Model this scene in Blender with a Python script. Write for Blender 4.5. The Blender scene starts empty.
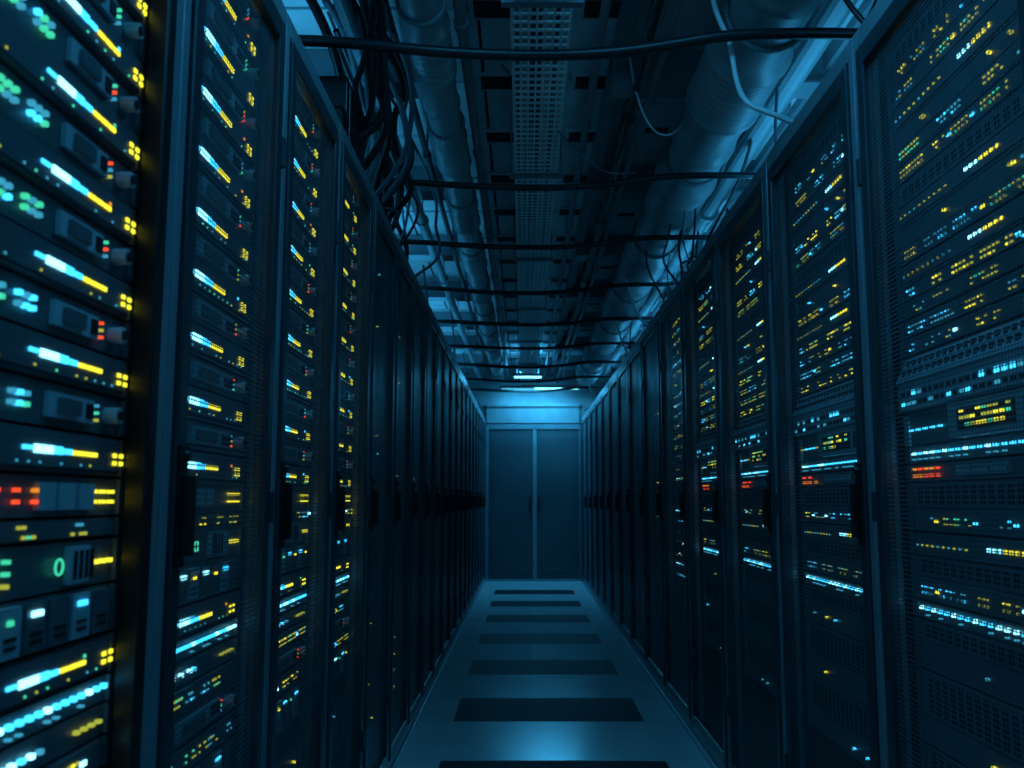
import bpy, math, random
from mathutils import Vector
random.seed(7)
R=random.Random(11)
R2=random.Random(5)
scene=bpy.context.scene
scene.view_settings.view_transform='Standard'

# ------------------------------------------------------------ materials
def mat(name,col,rough=0.5,metal=0.0,var=0.15,nscale=6.0,bump=0.0,bscale=60.0,spec=0.5):
    m=bpy.data.materials.new(name); m.use_nodes=True
    nt=m.node_tree; b=nt.nodes['Principled BSDF']
    b.inputs['Roughness'].default_value=rough; b.inputs['Metallic'].default_value=metal
    b.inputs['Specular IOR Level'].default_value=spec
    tc=nt.nodes.new('ShaderNodeTexCoord'); n=nt.nodes.new('ShaderNodeTexNoise')
    n.inputs['Scale'].default_value=nscale; n.inputs['Detail'].default_value=5
    nt.links.new(tc.outputs['Object'],n.inputs['Vector'])
    r=nt.nodes.new('ShaderNodeValToRGB')
    r.color_ramp.elements[0].position=0.3; r.color_ramp.elements[1].position=0.75
    r.color_ramp.elements[0].color=[c*(1-var) for c in col]+[1]
    r.color_ramp.elements[1].color=[min(1,c*(1+var)) for c in col]+[1]
    nt.links.new(n.outputs['Fac'],r.inputs['Fac']); nt.links.new(r.outputs['Color'],b.inputs['Base Color'])
    mr=nt.nodes.new('ShaderNodeMapRange')
    mr.inputs['To Min'].default_value=max(0.03,rough*(1-var)); mr.inputs['To Max'].default_value=min(1,rough*(1+var))
    nt.links.new(n.outputs['Fac'],mr.inputs['Value']); nt.links.new(mr.outputs['Result'],b.inputs['Roughness'])
    if bump>0:
        n2=nt.nodes.new('ShaderNodeTexNoise'); n2.inputs['Scale'].default_value=bscale
        nt.links.new(tc.outputs['Object'],n2.inputs['Vector'])
        bp=nt.nodes.new('ShaderNodeBump'); bp.inputs['Strength'].default_value=bump; bp.inputs['Distance'].default_value=0.01
        nt.links.new(n2.outputs['Fac'],bp.inputs['Height']); nt.links.new(bp.outputs['Normal'],b.inputs['Normal'])
    return m
def emat(name,col,st):
    m=bpy.data.materials.new(name); m.use_nodes=True
    b=m.node_tree.nodes['Principled BSDF']
    b.inputs['Base Color'].default_value=(*[c*.3 for c in col],1)
    b.inputs['Emission Color'].default_value=(*col,1); b.inputs['Emission Strength'].default_value=st
    try: m.cycles.emission_sampling='NONE'
    except Exception: pass
    return m
def perf(name,col,pitch,thr,a1='Y',a2='Z',alpha=True,metal=.5,rough=.42,spec=.5):
    """perforated sheet: staggered holes from sine products in object space"""
    m=mat(name,col,rough,metal,spec=spec); nt=m.node_tree; b=nt.nodes['Principled BSDF']
    tc=nt.nodes.new('ShaderNodeTexCoord'); s=nt.nodes.new('ShaderNodeSeparateXYZ')
    nt.links.new(tc.outputs['Object'],s.inputs[0])
    def M(op,a,bv=None):
        n=nt.nodes.new('ShaderNodeMath'); n.operation=op
        for i,v in enumerate((a,bv)):
            if v is None: continue
            if isinstance(v,(int,float)): n.inputs[i].default_value=v
            else: nt.links.new(v,n.inputs[i])
        return n.outputs[0]
    k=math.pi/pitch
    p=M('MULTIPLY',M('SINE',M('MULTIPLY',s.outputs[a1],k)),M('SINE',M('MULTIPLY',s.outputs[a2],k)))
    h=M('GREATER_THAN',M('ABSOLUTE',p),thr)
    if alpha:
        nt.links.new(M('SUBTRACT',1.0,h),b.inputs['Alpha'])
    else:
        mx=nt.nodes.new('ShaderNodeMix'); mx.data_type='RGBA'
        src=b.inputs['Base Color'].links[0].from_socket
        nt.links.new(h,mx.inputs['Factor']); nt.links.new(src,mx.inputs['A']); mx.inputs['B'].default_value=(0.002,0.003,0.004,1)
        nt.links.new(mx.outputs['Result'],b.inputs['Base Color'])
    return m

M_FRAME=mat('rack_frame_steel',(0.30,0.34,0.38),0.36,0.35,nscale=4)
M_DOOR=mat('door_frame_black_steel',(0.05,0.062,0.075),0.34,0.3)
M_INNER=mat('rack_interior_black',(0.02,0.024,0.028),0.6)
M_MESH=perf('perforated_door_sheet',(0.15,0.19,0.22),0.0100,0.30,metal=.2)
M_MESHD=perf('dense_perforated_door_sheet',(0.13,0.16,0.19),0.0090,0.66,metal=.2)
M_HANDLE=mat('black_plastic',(0.008,0.009,0.01),0.35)
M_CH=mat('device_bezel_dark',(0.12,0.145,0.165),0.42,0.2,bump=0.05)
M_CH2=mat('device_bezel_grey',(0.42,0.50,0.55),0.4,0.1)
M_SLOT=mat('device_vent_black',(0.004,0.005,0.006),0.6)
M_CY=emat('led_cyan',(0.04,0.55,1.0),2.2)
M_WH=emat('led_ice_white',(0.25,0.80,1.0),3.0)
M_YE=emat('led_yellow',(0.92,0.84,0.04),1.4)
M_GR=emat('led_green',(0.06,0.80,0.45),0.9)
M_RE=emat('led_red',(1.0,0.08,0.02),1.2)
M_OR=emat('led_orange',(1.0,0.32,0.03),0.9)
M_DYE=emat('led_dim_yellow',(0.42,0.46,0.05),0.95)
M_DCY=emat('led_dim_cyan',(0.05,0.4,0.6),0.8)
EQ=[M_CH,M_CH2,M_SLOT,M_CY,M_WH,M_YE,M_GR,M_RE,M_OR,M_DYE,M_DCY]
CH,CH2,SL,CY,WH,YE,GR,RE,OR,DYE,DCY=range(11)

M_FLOOR=mat('raised_floor_laminate',(0.66,0.70,0.72),0.17,0.0,var=0.08,nscale=3,bump=0.015,bscale=25,spec=.9)
M_GRILL=perf('floor_grille_steel',(0.045,0.055,0.065),0.014,0.35,'X','Y',alpha=False,metal=0.0,rough=.6,spec=.12)
M_JOINT=mat('floor_joint_dark',(0.02,0.02,0.025),0.7)
M_WALL=mat('painted_wall',(0.35,0.38,0.40),0.5,bump=0.1)
M_ENDDOOR=mat('steel_door_paint',(0.055,0.07,0.08),0.45,0.1,nscale=1.5)
M_DFRAME=mat('door_frame_paint',(0.20,0.24,0.26),0.4,0.2)
M_HEAD=mat('door_header_paint',(0.30,0.34,0.36),0.35,0.1)
M_CEIL=mat('ceiling_panel',(0.55,0.59,0.61),0.6,bump=0.1)
M_CDARK=mat('ceiling_void_dark',(0.01,0.012,0.014),0.8)
M_BEAM=mat('ceiling_steel_beam',(0.24,0.27,0.30),0.5,0.2)
M_DUCT=mat('galvanised_duct',(0.36,0.40,0.43),0.45,0.2,nscale=5)
M_TRAY=mat('zinc_wire_tray',(0.9,0.93,0.95),0.45,0.0)
M_CABLE=mat('black_cable_jacket',(0.012,0.014,0.017),0.4)
M_CABLEB=mat('blue_grey_cable_jacket',(0.12,0.16,0.19),0.45)
M_WHITE=mat('white_cable_jacket',(0.75,0.78,0.8),0.4)
M_TUBE=emat('lamp_tube_teal',(0.16,0.75,1.0),4.0)
M_TUBED=emat('lamp_tube_teal_dim',(0.1,0.6,0.9),1.2)

# ------------------------------------------------------------ mesh builder
class MB:
    def __init__(s): s.v=[];s.f=[];s.m=[]
    def box(s,x0,x1,y0,y1,z0,z1,mi=0):
        if x0>x1:x0,x1=x1,x0
        if y0>y1:y0,y1=y1,y0
        if z0>z1:z0,z1=z1,z0
        b=len(s.v)
        s.v+=[(x0,y0,z0),(x1,y0,z0),(x1,y1,z0),(x0,y1,z0),(x0,y0,z1),(x1,y0,z1),(x1,y1,z1),(x0,y1,z1)]
        for q in ((0,3,2,1),(4,5,6,7),(0,1,5,4),(1,2,6,5),(2,3,7,6),(3,0,4,7)):
            s.f.append(tuple(b+i for i in q)); s.m.append(mi)
    def tube(s,path,radii,n=16,mi=0,cap=True):
        path=[Vector(p) for p in path]; b=len(s.v); L=len(path)
        if not hasattr(radii,'__len__'): radii=[radii]*L
        up=None
        for i,p in enumerate(path):
            t=(path[min(i+1,L-1)]-path[max(i-1,0)]).normalized()
            if up is None:
                up=Vector((0,0,1)) if abs(t.z)<.9 else Vector((1,0,0))
            a=t.cross(up).normalized(); c=a.cross(t).normalized(); up=c
            for k in range(n):
                an=2*math.pi*k/n
                s.v.append(tuple(p+(a*math.cos(an)+c*math.sin(an))*radii[i]))
        for i in range(L-1):
            for k in range(n):
                k2=(k+1)%n
                s.f.append((b+i*n+k,b+i*n+k2,b+(i+1)*n+k2,b+(i+1)*n+k)); s.m.append(mi)
        if cap:
            s.f.append(tuple(b+k for k in reversed(range(n)))); s.m.append(mi)
            s.f.append(tuple(b+(L-1)*n+k for k in range(n))); s.m.append(mi)
    def build(s,name,mats,parent=None,origin=(0,0,0),bevel=0,smooth=False):
        me=bpy.data.meshes.new(name)
        o=origin
        me.from_pydata([(x-o[0],y-o[1],z-o[2]) for x,y,z in s.v],[],s.f)
        for m in mats: me.materials.append(m)
        me.polygons.foreach_set('material_index',s.m)
        if smooth: me.polygons.foreach_set('use_smooth',[True]*len(s.f))
        me.update()
        ob=bpy.data.objects.new(name,me); scene.collection.objects.link(ob)
        if parent: ob.parent=parent
        else: ob.location=o
        if bevel:
            md=ob.modifiers.new('bevel','BEVEL'); md.width=bevel; md.segments=2; md.limit_method='ANGLE'
        return ob
def empty(name,loc=(0,0,0)):
    e=bpy.data.objects.new(name,None); e.location=loc; e.empty_display_size=.1
    scene.collection.objects.link(e); return e
def curve(name,splines,mats,parent=None):
    cu=bpy.data.curves.new(name,'CURVE'); cu.dimensions='3D'; cu.bevel_depth=1.0; cu.bevel_resolution=3; cu.resolution_u=6
    for m in mats: cu.materials.append(m)
    for pts,r,mi in splines:
        sp=cu.splines.new('NURBS'); sp.points.add(len(pts)-1)
        for i,p in enumerate(pts):
            sp.points[i].co=(*p,1); sp.points[i].radius=r
        sp.order_u=4; sp.use_endpoint_u=True; sp.material_index=mi
    ob=bpy.data.objects.new(name,cu); scene.collection.objects.link(ob)
    if parent: ob.parent=parent
    return ob

# ------------------------------------------------------------ dims
XL,XR=-0.56,0.82
YEND=12.38; YB=-1.6; ZC=3.1; WLX,WRX=-2.0,2.3
HR=2.3; DEP=1.05; T=HR+.015

# ------------------------------------------------------------ racks
def build_rack(side,y0,W,stack,kind):
    fx=XL if side<0 else XR
    o=(fx+side*DEP/2,y0+W/2,0)
    root=empty('server_rack',o)
    X=lambda v: fx+side*v
    f=MB()
    pw=.03
    f.box(X(0),X(.05),y0+.002,y0+pw,.0,HR); f.box(X(0),X(.05),y0+W-pw,y0+W-.002,0,HR)
    f.box(X(0),X(.05),y0+pw,y0+W-pw,HR-.05,HR)
    f.box(X(0),X(.05),y0+pw,y0+W-pw,0,.07)
    f.box(X(-.012),X(0.0),y0+.002,y0+W-.002,.0,.028)
    f.build('frame',[M_FRAME],root,o,bevel=.003)
    c=MB()
    c.box(X(.05),X(DEP),y0+.004,y0+.012,.02,HR-.004); c.box(X(.05),X(DEP),y0+W-.012,y0+W-.004,.02,HR-.004)
    c.box(X(.05),X(DEP),y0+.012,y0+W-.012,HR-.02,HR-.004); c.box(X(.05),X(DEP),y0+.012,y0+W-.012,.02,.04)
    c.box(X(DEP-.01),X(DEP),y0+.012,y0+W-.012,.04,HR-.02)
    for yy in (y0+.035,y0+W-.06): c.box(X(.085),X(.095),yy,yy+.025,.05,HR-.06)
    c.build('cabinet_shell',[M_INNER],root,o)
    a,b=y0+pw+.004,y0+W-pw-.004; zb,zt=.075,HR-.056; bw=.036
    if kind!='open':
        d=MB()
        d.box(X(-.008),X(.022),a,a+bw,zb,zt); d.box(X(-.008),X(.022),b-bw,b,zb,zt)
        d.box(X(-.008),X(.022),a+bw,b-bw,zt-.05,zt); d.box(X(-.008),X(.022),a+bw,b-bw,zb,zb+.05)
        d.build('door_frame',[M_DOOR],root,o,bevel=.004)
        p=MB(); x=X(.006)
        p.v=[(x,a+bw,zb+.05),(x,b-bw,zb+.05),(x,b-bw,zt-.05),(x,a+bw,zt-.05)]; p.f=[(0,1,2,3)]; p.m=[0]
        p.build('perforated_panel',[M_MESH if kind=='mesh' else M_MESHD],root,o)
    else:
        d=MB()
        d.box(X(-.004),X(.03),b-.03,b,zb,zt); d.box(X(-.004),X(.03),a,a+.02,zb,zt)
        d.build('door_frame',[M_HANDLE],root,o,bevel=.004)
    h=MB(); hy=a+bw*.5
    if kind!='open':
        h.box(X(-.014),X(-.007),hy-.015,hy+.015,1.04,1.24)
        h.box(X(-.032),X(-.012),hy-.009,hy+.009,1.06,1.19)
        h.tube([(X(-.008),hy,1.22),(X(-.022),hy,1.22)],.010,12)
        h.build('swing_handle',[M_HANDLE],root,o,bevel=.004)
        g=MB()
        for hz in (.3,1.1,1.9): g.box(X(-.016),X(0),b-.012,b+.006,hz,hz+.07)
        g.build('hinges',[M_DOOR],root,o,bevel=.003)
    op=(kind=='open')
    e=MB(); ua,ub=y0+.045,y0+W-.048; w=ub-ua; fv=.04 if op else (.05 if side<0 else .065)
    sh=.19 if op else 0.0
    def Y(u): return ua+u*w if side<0 else ub-u*w
    def bx(u0,u1,z0,z1,mi,pr=.003,base=0): e.box(X(fv-pr),X(fv+.002),Y(u0),Y(u1),z0,z1,mi)
    def led(u,z,mi,s=.0045,sw=None):
        yy=Y(u); sw=sw or s
        e.box(X(fv-.0075),X(fv),yy-sw/2,yy+sw/2,z-s/2,z+s/2,mi)
    def led2(u,z,mi,s=.003):
        yy=Y(u); e.box(X(fv-.0095),X(fv),yy-s/2,yy+s/2,z-s/2,z+s/2,mi)
    for (t,z0,z1) in stack:
        if t=='gap': continue
        zz0,zz1=z0+.002,z1-.002; zm=(z0+z1)/2; hh=z1-z0
        e.box(X(fv),X(fv+.62),Y(0),Y(1),zz0,zz1,CH)
        bx(0,.035,zz0,zz1,CH2 if t in('E',) else CH,.006); bx(.965,1,zz0,zz1,CH,.006)
        if t=='A':
            bx(.05,.95,zz0+.003,zz1-.003,CH,.008)
            e_=.0105
            s1=sh if op else .02
            def L(u0,u1,za,zb_,mi): e.box(X(fv-e_),X(fv),Y(u0+s1),Y(u1+s1),za,zb_,mi)
            k=0 if op else .001
            for i in range(3): L(.30+.045*i,.339+.045*i,zm-.004-k,zm+.006+k,WH if i!=2 else CY)
            L(.25,.288,zm-.001,zm+.004,CY); L(.437,.475,zm-.003-k,zm+.004+k,CY)
            for i in range(3): L(.485+.045*i,.522+.045*i,zm-.003-k,zm+.003+k,YE)
            s2=.04 if op else -.02
            for i in range(2):
                for j in range(2): e.box(X(fv-e_),X(fv),Y(.86+s2+.04*i),Y(.878+s2+.04*i),zm-.012+.011*j,zm-.006+.011*j,YE)
            for i in range(6): bx(.08+i*.015,.087+i*.015,zm-.016,zm+.01,SL,.0085)
            for i in range(14):
                if R2.random()<.55: led2(.22+.05*i,zz0+.012,R2.choice([DCY,DYE,DCY,GR]),.003)
            if R2.random()<.5: led2(.80,zm+.008,R2.choice([OR,GR,CY]),.005)
            bx(.06,.94,zz0+.004,zz0+.007,SL,.0085)
        elif t=='B':
            for k in range(2):
                for j in range(2):
                    for i in range(3):
                        led(.06+.03*i+.13*k+sh*1.1,zm-.006+.013*j,R.choice([GR,CY,DCY,DCY,CY]),.006,.007)
            bx(.36+sh,.78,zm-.016,zm+.016,CH2,.007); bx(.40+sh,.60+sh*.5,zm-.010,zm+.010,CH,.012); bx(.68+sh*.3,.77,zm-.010,zm+.010,SL,.009)
            e.tube([(X(fv),Y(.88),zm),(X(fv-.02),Y(.88),zm)],.012,14,CH2)
            e.tube([(X(fv-.02),Y(.88),zm),(X(fv-.024),Y(.88),zm)],.007,10,SL)
            for i in range(3):
                yy=Y(.80); e.box(X(fv-.0085),X(fv),yy-.002,yy+.002,zm-.012+.01*i,zm-.008+.01*i,R2.choice([DCY,DYE,GR,RE]))
        elif t=='C' or t=='c':
            u=.08
            bx(.05,.95,zz0+.003,zz1-.003,CH,.005)
            while u<.9:
                cols=R.choice([[DYE,DYE,YE],[DYE,DYE,GR],[DYE,DYE,DYE],[DCY,CY,DCY],[YE,DYE,DYE],[DCY,DYE],[DCY,DCY,CY]])
                m=R.randint(3,8)
                for i in range(m):
                    for j in (0,1):
                        if R.random()<(.8 if t=='C' else .5): led(u+.022*i,zm-.007+.012*j,R.choice(cols),.004,.006)
                if R.random()<.25: led(u+.022*m+.01,zm,R.choice([WH,CY,YE]),.007,.014)
                u+=.022*m+R.choice([.03,.06,.12])
        elif t=='S':
            bx(.05,.95,zz0+.003,zz1-.003,CH,.005)
            for i in range(7): led(.50+.028*i,zm,YE if i>2 else WH,.007,.009)
            for i in range(10): led(.06+.035*i,zm-.004,R.choice([DYE,DYE,DCY]),.004,.006)
            for i in range(3): led(.84+.04*i,zm+.004,R.choice([CY,WH]),.006,.010)
        elif t=='D':
            n=22
            for i in range(n): led(.06+.88*i/(n-1),zm+.004,R.choice([WH,CY,CY]),.007,.008)
            for i in range(n): 
                if R.random()<.5: led(.06+.88*i/(n-1),zm-.010,DCY,.003,.006)
        elif t=='d':
            n=16
            for i in range(n): 
                if R.random()<.8: led(.06+.6*i/(n-1),zm,R.choice([CY,DCY,WH]),.006,.008)
            for i in range(4): led(.8+.04*i,zm,DYE,.005,.008)
        elif t=='P':
            b0=len(e.v)
            xa,xb2=X(fv-.006),X(fv-.035); ya,yb=Y(.05),Y(.95); zA=zz1-.004; zB=zm+.002
            e.v+=[(xa,ya,zA),(xa,yb,zA),(xb2,yb,zB),(xb2,ya,zB),(X(fv),ya,zA),(X(fv),yb,zA),(X(fv),yb,zB),(X(fv),ya,zB)]
            for q in ((0,1,2,3),(4,5,1,0),(3,2,6,7),(0,3,7,4),(1,5,6,2)): e.f.append(tuple(b0+i for i in q)); e.m.append(CH2)
            bx(.05,.95,zz0+.004,zm-.002,CH2,.03)
            n=20
            for i in range(n):
                for fz in (.22,.62):
                    za=zA+(zB-zA)*fz; xx=xa+(xb2-xa)*(fz+.10)
                    e.box(xx-side*.0015,xx+side*.004,Y(.08+.84*i/n),Y(.08+.84*(i+.5)/n),za-.010,za+.004,SL)
            for i in range(22):
                for j in range(2):
                    e.box(X(fv-.0315),X(fv-.02),Y(.08+.038*i),Y(.104+.038*i),zz0+.010+.022*j,zz0+.021+.022*j,R.choice([SL,SL,SL,DCY,CY]))
        elif t=='E':
            bx(.38,.96,zz0+.002,zz1-.002,CH2,.03) if side>0 else bx(.04,.62,zz0+.002,zz1-.002,CH2,.03)
            q=.34 if side>0 else 0
            e.box(X(fv-.032),X(fv-.03),Y(q+.10),Y(q+.40),zz0+.014,zz1-.014,SL)
            for i in range(9):
                for j in range(3):
                    if R.random()<.6: e.box(X(fv-.034),X(fv-.03),Y(q+.12+.03*i),Y(q+.14+.03*i),zz0+.02+.014*j,zz0+.026+.014*j,R.choice([DYE,GR,DYE,YE]))
            for i in range(4): e.box(X(fv-.032),X(fv-.03),Y(q+.44+.04*i),Y(q+.46+.04*i),zz0+.015,zz1-.015,SL)
            for i in range(5): led(.05+.05*i if side>0 else .68+.05*i,zm,R.choice([CY,DYE,CY]),.006,.009)
        elif t=='F':
            ss=.007 if not op else .005
            for i in range(5):
                if op and i in (1,3): continue
                for j in (0,1): 
                    if R.random()<.85: led(.06+.04*i+sh*1.6,zm-.007+.014*j,R.choice([RE,OR,RE]),ss,ss)
            for i in range(3): bx(.34+sh+.10*i,.42+sh+.10*i,zz0+.008,zz1-.008,CH2,.007)
            for i in range(3):
                for j in (0,1): led(.82+.05*i,zm-.007+.014*j,YE,.005,.007)
        elif t=='G':
            n=8
            for i in range(n):
                u0=.06+.88*i/n; bx(u0,u0+.09,zz0+.004,zz1-.004,CH2 if i%3==0 else CH,.010)
                e.box(X(fv-.0115),X(fv),Y(u0+.02),Y(u0+.07),zz0+.014,zz0+.018,SL)
                e.box(X(fv-.0115),X(fv),Y(u0+.02),Y(u0+.07),zz0+.024,zz0+.028,SL)
                if i%2==0: e.box(X(fv-.013),X(fv),Y(u0+.02),Y(u0+.065),zz1-.020,zz1-.013,R.choice([CY,WH,CY]))
                elif R.random()<.7: e.box(X(fv-.013),X(fv),Y(u0+.03),Y(u0+.05),zz1-.024,zz1-.018,R.choice([GR,YE]))
        elif t=='O':
            yc=Y(.46+sh)
            pts=[(X(fv-.006),yc+.009*math.cos(a_),zm+.010*math.sin(a_)) for a_ in [2*math.pi*i/20 for i in range(21)]]
            e.tube(pts,.0016,6,GR,cap=False)
            for i in range(5):
                for j in range(3):
                    if R.random()<.7: led(.07+.05*i+sh*.8,zm-.014+.014*j,R.choice([GR,CY,DCY,DYE]),.005,.007)
            bx(.60+sh*.5,.80,zz0+.006,zz1-.006,CH2,.008)
            for i in range(4): e.box(X(fv-.0095),X(fv),Y(.62+sh*.5+.03*i),Y(.635+sh*.5+.03*i),zz0+.012,zz1-.012,SL)
            for i in range(3): led(.85+.04*i,zm,YE,.006,.008)
        elif t=='V':
            for i in range(18): bx(.07+.048*i,.10+.048*i,zz0+.010,zz1-.010,SL,.001)
        elif t=='t':
            for i in range(R.randint(1,4)): led(R.uniform(.1,.9),zm,R.choice([DYE,DCY,YE,CY]),.005,.007)
    e.build('equipment',EQ,root,o)
    return root

def mk(seq,top=2.12):
    out=[];z=top
    for t,h in seq:
        out.append((t,z-h,z)); z-=h
    return out
def left_stack():
    s=[('B',.0585),('A',.0585)]*9
    s+=[('F',.055),('c',.03),('O',.065),('G',.07),('A',.058),('D',.04),('d',.045),('C',.045),('B',.06),('c',.05),('G',.08),('V',.09),('t',.06),('V',.09)]
    return mk(s,2.235)
def right_stack():
    s=[('V',.05),('c',.05),('C',.05),('S',.055),('t',.045),('C',.045),('C',.045),('V',.05),('S',.05),('t',.05),('C',.04),('S',.05),('C',.04),('c',.04),('C',.045),('c',.04),
       ('P',.13),('E',.075),('D',.04),('F',.04),('V',.06),('c',.05),('S',.05),('V',.05),('C',.05),('D',.04),('V',.05),('t',.06),('V',.10),('t',.06),('V',.1),('t',.06)]
    return mk(s,2.22)
def dim_stack():
    s=[]
    for i in range(27): s.append((R.choice(['V','t','V','t','t']),.075))
    return mk(s,2.2)
def mid_stack():
    s=[]
    for i in range(25): s.append((R.choice(['c','t','C','d','V','c']),.06))
    return mk(s,2.20)

PL=.576; YL0=1.32
for k in range(-1,19):
    y0=YL0+PL*k
    if k==-1: build_rack(-1,y0,PL,left_stack(),'open')
    elif k<3: build_rack(-1,y0,PL,left_stack(),'mesh')
    else: build_rack(-1,y0,PL,dim_stack(),'dense')
PR=.76; YR0=2.01
for k in range(-1,13):
    y0=YR0+PR*k
    if k<3: build_rack(1,y0,PR,right_stack(),'mesh')
    elif k==3: build_rack(1,y0,PR,mid_stack(),'dense')
    else: build_rack(1,y0,PR,dim_stack(),'dense')
b=MB(); ye=YR0+PR*13
b.box(XR,XR+DEP,ye+.002,YEND-.10,0,HR); b.box(XR-.006,XR,ye+.05,YEND-.14,.1,HR-.08)
b.build('blanking_panel',[M_DOOR],None,(XR+.5,ye+.2,0),bevel=.004)

# ------------------------------------------------------------ room shell
f=MB()
f.box(WLX,WRX,YB,YEND,-.05,-.006,1)
bands=[(2.20+1.2*i,2.73+1.2*i) for i in range(-2,9)]
cur=YB
for (a,c) in bands:
    if c>YEND-.1: break
    f.box(WLX,WRX,cur+.002,a-.002,-.006,0,0)
    f.box(WLX,-.37,a,c,-.006,0,0); f.box(.63,WRX,a,c,-.006,0,0)
    cur=c
f.box(WLX,WRX,cur+.002,YEND,-.006,0,0)
f.build('floor',[M_FLOOR,M_JOINT])
for (a,c) in bands:
    if c>YEND-.1: continue
    g=MB()
    g.box(-.366,.626,a+.003,c-.003,-.006,-.001)
    g.build('floor_grille',[M_GRILL],None,(.13,(a+c)/2,0))
w=MB(); w.box(WLX-.1,WLX,YB,YEND,0,ZC); w.build('wall_left',[M_WALL])
w=MB(); w.box(WRX,WRX+.1,YB,YEND,0,ZC); w.build('wall_right',[M_WALL])
w=MB(); w.box(WLX-.1,WRX+.1,YB-.1,YB,0,ZC); w.build('wall_back',[M_WALL])
w=MB(); w.box(WLX-.1,WRX+.1,YEND,YEND+.1,0,ZC); w.build('wall_end',[M_WALL])
dr=empty('door_1',(.14,YEND,0))
o=(.14,YEND,0)
d=MB()
d.box(-.555,-.515,YEND-.06,YEND,0,2.17); d.box(.80,.815,YEND-.06,YEND,0,2.17); d.box(-.555,.815,YEND-.06,YEND,2.17,2.24)
d.box(.125,.185,YEND-.055,YEND,0.02,2.17); d.box(-.555,.815,YEND-.08,YEND,0,.03)
d.build('door_frame',[M_DFRAME],dr,o,bevel=.004)
d=MB()
for x0,x1 in ((-.51,.12),(.19,.795)):
    d.box(x0,x1,YEND-.04,YEND,.035,2.165)
    d.box(x0+.05,x1-.05,YEND-.046,YEND-.04,.12,2.08)
d.build('door_leaves',[M_ENDDOOR],dr,o,bevel=.004)
d=MB()
d.box(.085,.105,YEND-.075,YEND-.04,1.0,1.2); d.box(.205,.225,YEND-.075,YEND-.04,1.0,1.2)
d.build('door_handles',[M_HANDLE],dr,o,bevel=.003)
w=MB(); w.box(-.55,.81,YEND-.05,YEND,2.26,2.50); w.box(-.55,.81,YEND-.09,YEND,2.50,2.54); w.build('trim_1',[M_HEAD],bevel=.004)

# ceiling
c=MB(); c.box(WLX-.1,WRX+.1,YB-.1,YEND+.1,ZC+.06,ZC+.12,1)
ys=[-1.6+.6*i for i in range(24)]
xs=[WLX+.6*i+.02 for i in range(8)]
for yy in ys:
    for xx in xs:
        x1=min(xx+.585,WRX); y1=min(yy+.585,YEND)
        if y1<=yy: continue
        c.box(xx,x1,yy,y1,ZC,ZC+.05,0)
for yy in ys:
    c.box(WLX,WRX,yy-.0125,yy-.0025,ZC-.01,ZC+.05,0)
c.build('ceiling',[M_CEIL,M_CDARK])
s=MB()
for i in range(20):
    yy=.5+.6*i
    for x0 in (-.20,.24):
        s.box(x0-.02,x0+.17,yy+.2,yy+.36,ZC-.012,ZC,1)
        s.box(x0,x0+.15,yy+.22,yy+.34,ZC-.014,ZC-.011,0)
s.build('ceiling_air_vents',[M_CDARK,M_CEIL])
s=MB()
for i in range(9):
    yy=.9+1.3*i
    s.box(.38,WRX,yy,yy+.09,ZC-.16,ZC); s.box(WLX,-.42,yy,yy+.09,ZC-.16,ZC)
    s.box(.38,WRX,yy-.03,yy+.12,ZC-.17,ZC-.155); s.box(WLX,-.42,yy-.03,yy+.12,ZC-.17,ZC-.155)
for xx in (.38,1.3,-.47,-1.3): s.box(xx,xx+.06,YB,YEND,ZC-.10,ZC)
s.build('ceiling_beams',[M_BEAM],bevel=.003)
s=MB()
for i in range(9):
    yy=1.15+1.3*i
    for x0 in (.50,.98):
        s.box(x0,x0+.36,yy+.1,yy+.85,ZC-.05,ZC,0); s.box(x0+.05,x0+.31,yy+.16,yy+.79,ZC-.062,ZC-.05,0)
        s.box(x0+.12,x0+.24,yy+.4,yy+.46,ZC-.066,ZC-.06,1)
s.build('ceiling_cassette_panels',[M_CEIL,M_CDARK],bevel=.003)

# ducts
def duct(name,x,z,r,y0,y1,seg,phase,mats):
    e=empty(name,(x,(y0+y1)/2,z)); o=tuple(e.location)
    m=MB(); path=[];rad=[]; y=y0
    while y<y1:
        u=((y-phase)%seg)/seg
        if u<.30:
            rr=r*(1.02+.13*(0.5-0.5*math.cos(2*math.pi*(y/.042)))) ; st=.007
        elif u<.33 or u>.97: rr=r*1.2; st=.012
        elif .62<u<.65: rr=r*1.1; st=.012
        else: rr=r; st=.03
        path.append((x,y,z)); rad.append(rr); y+=st
    m.tube(path,rad,28,0); ob=m.build('duct_body',mats,e,o,smooth=True)
    h=MB(); y=y0+.5
    while y<y1:
        ring=[(x+(r*1.08)*math.cos(a),y,z+(r*1.08)*math.sin(a)) for a in [2*math.pi*i/24 for i in range(25)]]
        h.tube(ring,.010,6,0,cap=False)
        h.tube([(x,y,z+r*1.05),(x,y,ZC)],.007,8,0)
        y+=seg
    h.build('hangers',[M_BEAM],e,o,smooth=True)
    return e
duct('corrugated_air_duct',-.36,2.88,.075,-1.5,12.1,.95,.1,[M_DUCT])
duct('large_air_duct',.84,2.82,.135,-1.5,12.1,1.25,.5,[M_DUCT])
def pipe(name,x,z,r,m,seg=1.2):
    p=MB(); p.tube([(x,-1.5,z),(x,12.2,z)],r,14)
    y=-.6
    while y<12:
        p.tube([(x,y,z),(x,y+.04,z)],r*1.35,14); p.tube([(x,y+.02,z),(x,y+.02,ZC)],.005,6)
        y+=seg
    p.build(name,[m],None,(x,5,z),smooth=False)
pipe('water_pipe',-.235,2.93,.022,M_DUCT)
pipe('water_pipe',.30,2.95,.018,M_DUCT,1.5)
pipe('conduit_rail',.47,2.84,.020,M_CABLE,1.4)
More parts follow.
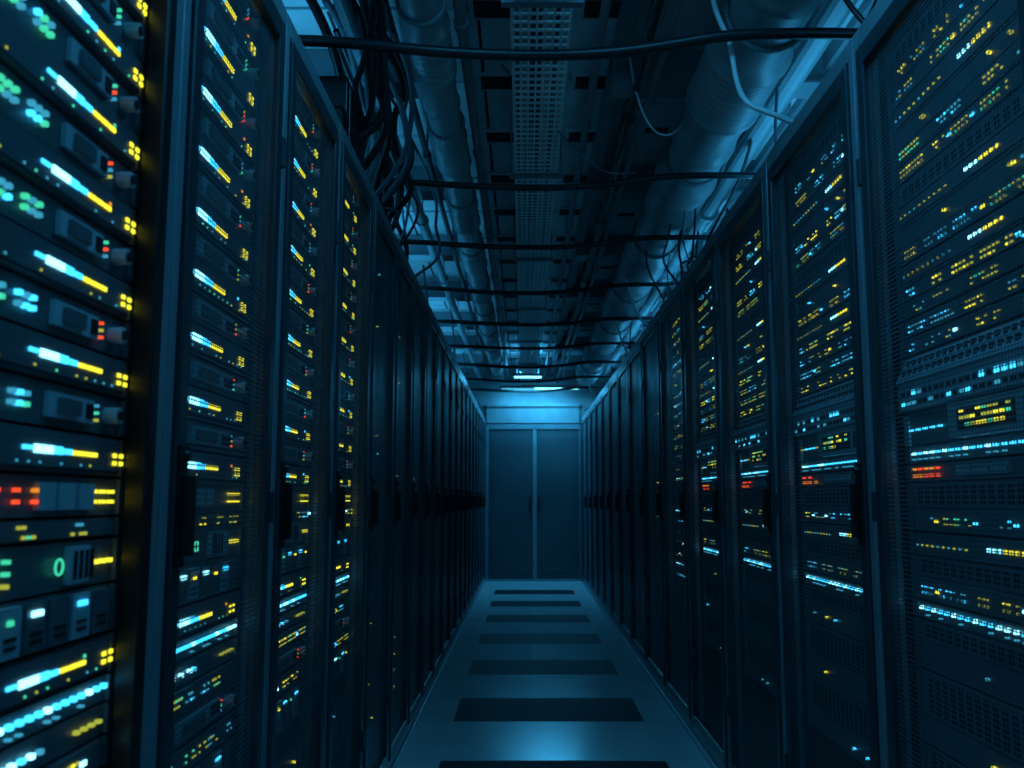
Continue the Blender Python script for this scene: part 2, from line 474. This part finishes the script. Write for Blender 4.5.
pipe('conduit_rail',.56,2.93,.014,M_DUCT,1.4)
pipe('conduit_rail',-.50,2.92,.016,M_CABLE,1.6)
pipe('water_pipe',1.12,2.9,.05,M_DUCT,1.4)
pipe('water_pipe',-.62,2.84,.03,M_BEAM,1.4)

# wire mesh cable tray
t=empty('wire_cable_tray',(.06,5.5,2.8)); o=tuple(t.location)
m=MB(); x0,x1=-.045,.165; zb=2.78; zt=2.84
yy=-1.4
while yy<12.1:
    m.box(x0,x1,yy,yy+.012,zb,zb+.006); m.box(x0,x0+.006,yy,yy+.010,zb,zt); m.box(x1-.006,x1,yy,yy+.010,zb,zt); yy+=.05
for i in range(8):
    xx=x0+(x1-x0-.008)*i/7; m.box(xx,xx+.008,-1.4,12.1,zb-.003,zb+.003)
for zz in (zb+.03,zt-.005):
    m.box(x0-.003,x0+.004,-1.4,12.1,zz,zz+.006); m.box(x1-.004,x1+.003,-1.4,12.1,zz,zz+.006)
m.build('wire_basket',[M_TRAY],t,o)
m=MB(); yy=-.4
while yy<12:
    m.box(x0-.03,x1+.03,yy,yy+.03,zb-.022,zb-.002)
    for xx in (x0-.02,x1+.02): m.tube([(xx,yy+.015,zb-.01),(xx,yy+.015,ZC)],.005,6)
    yy+=1.5
m.build('hangers',[M_BEAM],t,o)
spl=[]
for i in range(12):
    xx=R.uniform(x0+.02,x1-.02); r=R.uniform(.004,.008)
    pts=[(min(max(xx+R.uniform(-.02,.02),x0+.02),x1-.02)-o[0],-1.4+.6*k-o[1],zb+.018+R.uniform(0,.025)-o[2]) for k in range(23)]
    spl.append((pts,r,R.choice([0,1,1])))
curve('tray_cables',spl,[M_CABLE,M_CABLEB],t)

# cross conduits over the aisle
for i,y in enumerate([2.58,3.78,4.65,5.7,6.8,7.9,9.0,10.1,11.1]):
    j=R.uniform(-.03,.03); r=.015 if i else .018
    dz=.04 if i<2 else .02
    pts=[(-1.35,y+.05,T),(-1.32,y+.02,2.45),(-1.2,y,2.57+dz),(-.8,y,2.58+dz),(-.55,y,2.57+dz),(-.3,y+.03,2.55+dz+j*.3),(.1,y+.05,2.545+dz+j*.3),(.4,y+.03,2.56+dz),(.62,y,2.595+dz),(.85,y,2.60+dz),(1.3,y-.02,2.59+dz),(1.5,y,2.52),(1.55,y,T)]
    sp=[(pts,r,0)]
    if i%2==0:
        sp.append(([(p[0]+.01,p[1]+.05+.02*math.sin(p[0]*5),p[2]+(.02 if 2<n<10 else 0)) for n,p in enumerate(pts)],.007,0))
    curve('overhead_conduit',sp,[M_CABLE])

def bundle(side,fx):
    sp=[]
    for i in range(9):
        x=fx+side*R.uniform(.02,.30); z=T+R.uniform(.0,.05); r=R.uniform(.005,.012)
        ph=R.uniform(0,6)
        sp.append(([(x+side*.04*math.sin(ph+k*.9)+side*.03,-.6+.42*k,z+.03*abs(math.sin(ph+k*1.7))) for k in range(30)],r,R.choice([0,0,0,1])))
    for k in range(70):
        y=R.uniform(1.6,11.5); L=R.uniform(.12,.45); x=fx+side*R.uniform(.0,.12); h=R.uniform(.02,.10)
        x2=x-side*R.uniform(-.08,.03)
        sp.append(([(x+side*.15,y,T),(x+side*.03,y+L*.1,T+.015+h*.6),(x2,y+L*.35,T+.015+h),(x2,y+L*.6,T+.015+h*.8),(x+side*.03,y+L*.9,T+.02),(x+side*.2,y+L,T)],R.uniform(.003,.007),R.choice([0,0,1])))
    for k in range(7):
        y=2.0+1.45*k+R.uniform(-.2,.2); x=fx+side*R.uniform(.08,.3); d=R.uniform(.1,.5)
        sp.append(([(x+side*.1,y,T),(x,y+.03,2.45),(x-side*R.uniform(-.05,.08),y+d*.4,2.63),(x+side*.02,y+d*.7,2.85),(x+side*.05,y+d,ZC-.02)],R.uniform(.004,.009),R.choice([0,0,1])))
    curve('rack_top_cable_bundle',sp,[M_CABLE,M_CABLEB])
bundle(-1,XL); bundle(1,XR)
for side,fx in ((-1,XL),(1,XR)):
    m=MB(); a=fx+side*.42; b2=fx+side*.72
    for xx in (a,b2): m.box(xx,xx+side*.02,-1.0,12.0,HR+.12,HR+.20)
    yy=-.9
    while yy<12: m.box(a,b2,yy,yy+.03,HR+.13,HR+.15); yy+=.3
    yy=-.5
    while yy<12:
        for xx in (a,b2): m.box(xx,xx+side*.02,yy,yy+.03,HR,HR+.13)
        yy+=1.5
    m.build('cable_ladder',[M_BEAM],None,(a,5,HR))
sp=[]
for k in range(24):
    y=2.4+R.uniform(0,2.0); x=-.61+R.uniform(-.14,.13)
    p=[(x-.1,y-.2,2.99)]
    for q in range(4): p.append((x+R.uniform(-.08,.09),y+.12*q+R.uniform(-.1,.1),2.88-.12*q+R.uniform(-.07,.07)))
    p+=[(-.66,y+.4,2.38),(-.75,y+.5,T)]
    sp.append((p,R.uniform(.006,.018),R.choice([0,0,0,1])))
curve('hanging_cable_tangle',sp,[M_CABLE,M_CABLEB])
sp=[]
for k in range(7):
    y=2.6+R.uniform(0,3.0); x=.88+R.uniform(-.04,.2)
    p=[(x+.05,y-.3,2.98)]
    for q in range(3): p.append((x+R.uniform(-.12,.08),y+.15*q,2.78-.14*q+R.uniform(-.06,.06)))
    p+=[(.96,y+.4,2.38),(1.04,y+.5,T)]
    sp.append((p,R.uniform(.004,.008),R.choice([0,1])))
curve('hanging_cable_tangle',sp,[M_CABLE,M_CABLEB])
j=MB(); j.box(-.80,-.59,2.70,3.0,HR,2.56); j.box(-.59,-.582,2.72,2.98,HR+.02,2.54)
for k in range(4): j.tube([(-.76+.04*k,2.84,2.56),(-.76+.04*k,2.84,2.58)],.012,10)
j.build('junction_box',[M_HANDLE],None,(-.69,2.84,HR),bevel=.004)
curve('white_drop_cable',[([(.62,2.64,2.98),(.62,2.66,2.84),(.64,2.66,2.74),(.675,2.64,2.66),(.685,2.64,2.57),(.70,2.64,2.47),(.73,2.62,2.41),(.80,2.60,2.38),(.9,2.60,2.33),(.98,2.60,T)],.009,0)],[M_WHITE])
curve('white_drop_cable',[([(.70,5.9,2.84),(.715,5.9,2.74),(.76,5.9,2.55),(.82,5.9,2.40),(.92,5.9,T)],.009,0)],[M_WHITE])
curve('white_drop_cable',[([(.75,7.1,2.88),(.76,7.1,2.8),(.80,7.1,2.55),(.86,7.1,2.38),(.95,7.1,T)],.009,0)],[M_WHITE])
curve('white_drop_cable',[([(.72,10.3,2.85),(.74,10.3,2.7),(.80,10.3,2.5),(.88,10.3,2.35),(.95,10.3,T)],.010,0)],[M_WHITE])
curve('white_drop_cable',[([(.42,3.3,3.08),(.44,3.3,2.85),(.50,3.4,2.72),(.60,3.5,2.68),(.7,3.6,2.78),(.78,3.7,2.95)],.004,0)],[M_WHITE])
curve('white_drop_cable',[([(-.1,3.6,3.08),(.12,3.6,2.80),(.28,3.65,2.65),(.38,3.7,2.60),(.5,3.7,2.62)],.004,0)],[M_CABLEB])

# ------------------------------------------------------------ lights
COL=(0.035,0.40,0.80)
def area(name,loc,rot,sx,sy,e,parent=None,col=COL):
    l=bpy.data.lights.new(name,'AREA'); l.shape='RECTANGLE'; l.size=sx; l.size_y=sy; l.energy=e; l.color=col
    ob=bpy.data.objects.new(name,l); scene.collection.objects.link(ob)
    if parent: ob.parent=parent; ob.location=Vector(loc)-parent.location
    else: ob.location=loc
    ob.rotation_euler=rot
    return ob
def lamp(loc,sx,sy,tube,e,down=True,name='ceiling_or_fill_light',tilt=0):
    r=empty(name,loc); x,y,z=loc
    m=MB(); s=1 if down else -1
    m.box(x-sx/2-.03,x+sx/2+.03,y-sy/2-.03,y+sy/2+.03,z+s*.01,z+s*.05)
    if down and z<ZC-.08:
        for q in (-.4,.4): m.tube([(x+sx*q,y,z+.05),(x+sx*q,y,ZC)],.006,6)
    m.build('housing',[M_DFRAME],r,loc,bevel=.004)
    m=MB(); m.box(x-sx/2,x+sx/2,y-sy/2,y+sy/2,z-s*.004,z+s*.01); m.build('diffuser',[tube],r,loc)
    area('lamp_glow',(x,y,z-s*.02),(0 if down else math.pi,tilt,0),sx,sy,e,r)
    return r
lamp((.45,11.7,2.68),.6,.07,M_TUBE,20)
L=lamp((.05,11.0,2.74),.35,.07,M_TUBE,14)
area('lamp_uplight',(.05,11.0,2.80),(math.pi,0,0),.35,.1,8,L)
L=lamp((.13,12.05,2.72),.9,.06,M_TUBED,3)
area('door_head_wash',(.13,12.05,2.69),(math.radians(35),0,0),.9,.05,6,L)
for y in (1.3,3.6,5.9,8.2,10.5):  # unseen uplights, added behind the rack tops to brighten ceiling and ducts
    for side,fx in ((-1,XL),(1,XR)):
        lamp((fx+side*.33,y,2.39),.08,1.5,M_TUBED,9 if side>0 else 11,down=False,name='added_fill_uplight',tilt=(-side)*math.radians(-32))
lamp((.13,-.5,3.04),1.0,.2,M_TUBED,24)  # added fill lamp behind the camera, lights the near rack faces
lamp((.13,1.6,3.04),1.0,.2,M_TUBED,26)  # second added fill, out of view overhead, for near rack fronts and floor

wd=bpy.data.worlds.new('World'); scene.world=wd; wd.use_nodes=True
wd.node_tree.nodes['Background'].inputs[0].default_value=(.005,.03,.05,1); wd.node_tree.nodes['Background'].inputs[1].default_value=.3

# ------------------------------------------------------------ camera
cam=bpy.data.cameras.new('camera'); co=bpy.data.objects.new('camera',cam); scene.collection.objects.link(co)
co.location=(0,0,1.15); co.rotation_euler=(math.radians(90+6.5),0,0)
cam.sensor_width=36; cam.lens=850/1024*36
cam.shift_x=-12/1024; cam.shift_y=19/1024
cam.clip_start=.02
cam.dof.use_dof=True; cam.dof.focus_distance=2.7; cam.dof.aperture_fstop=5.0
scene.camera=co
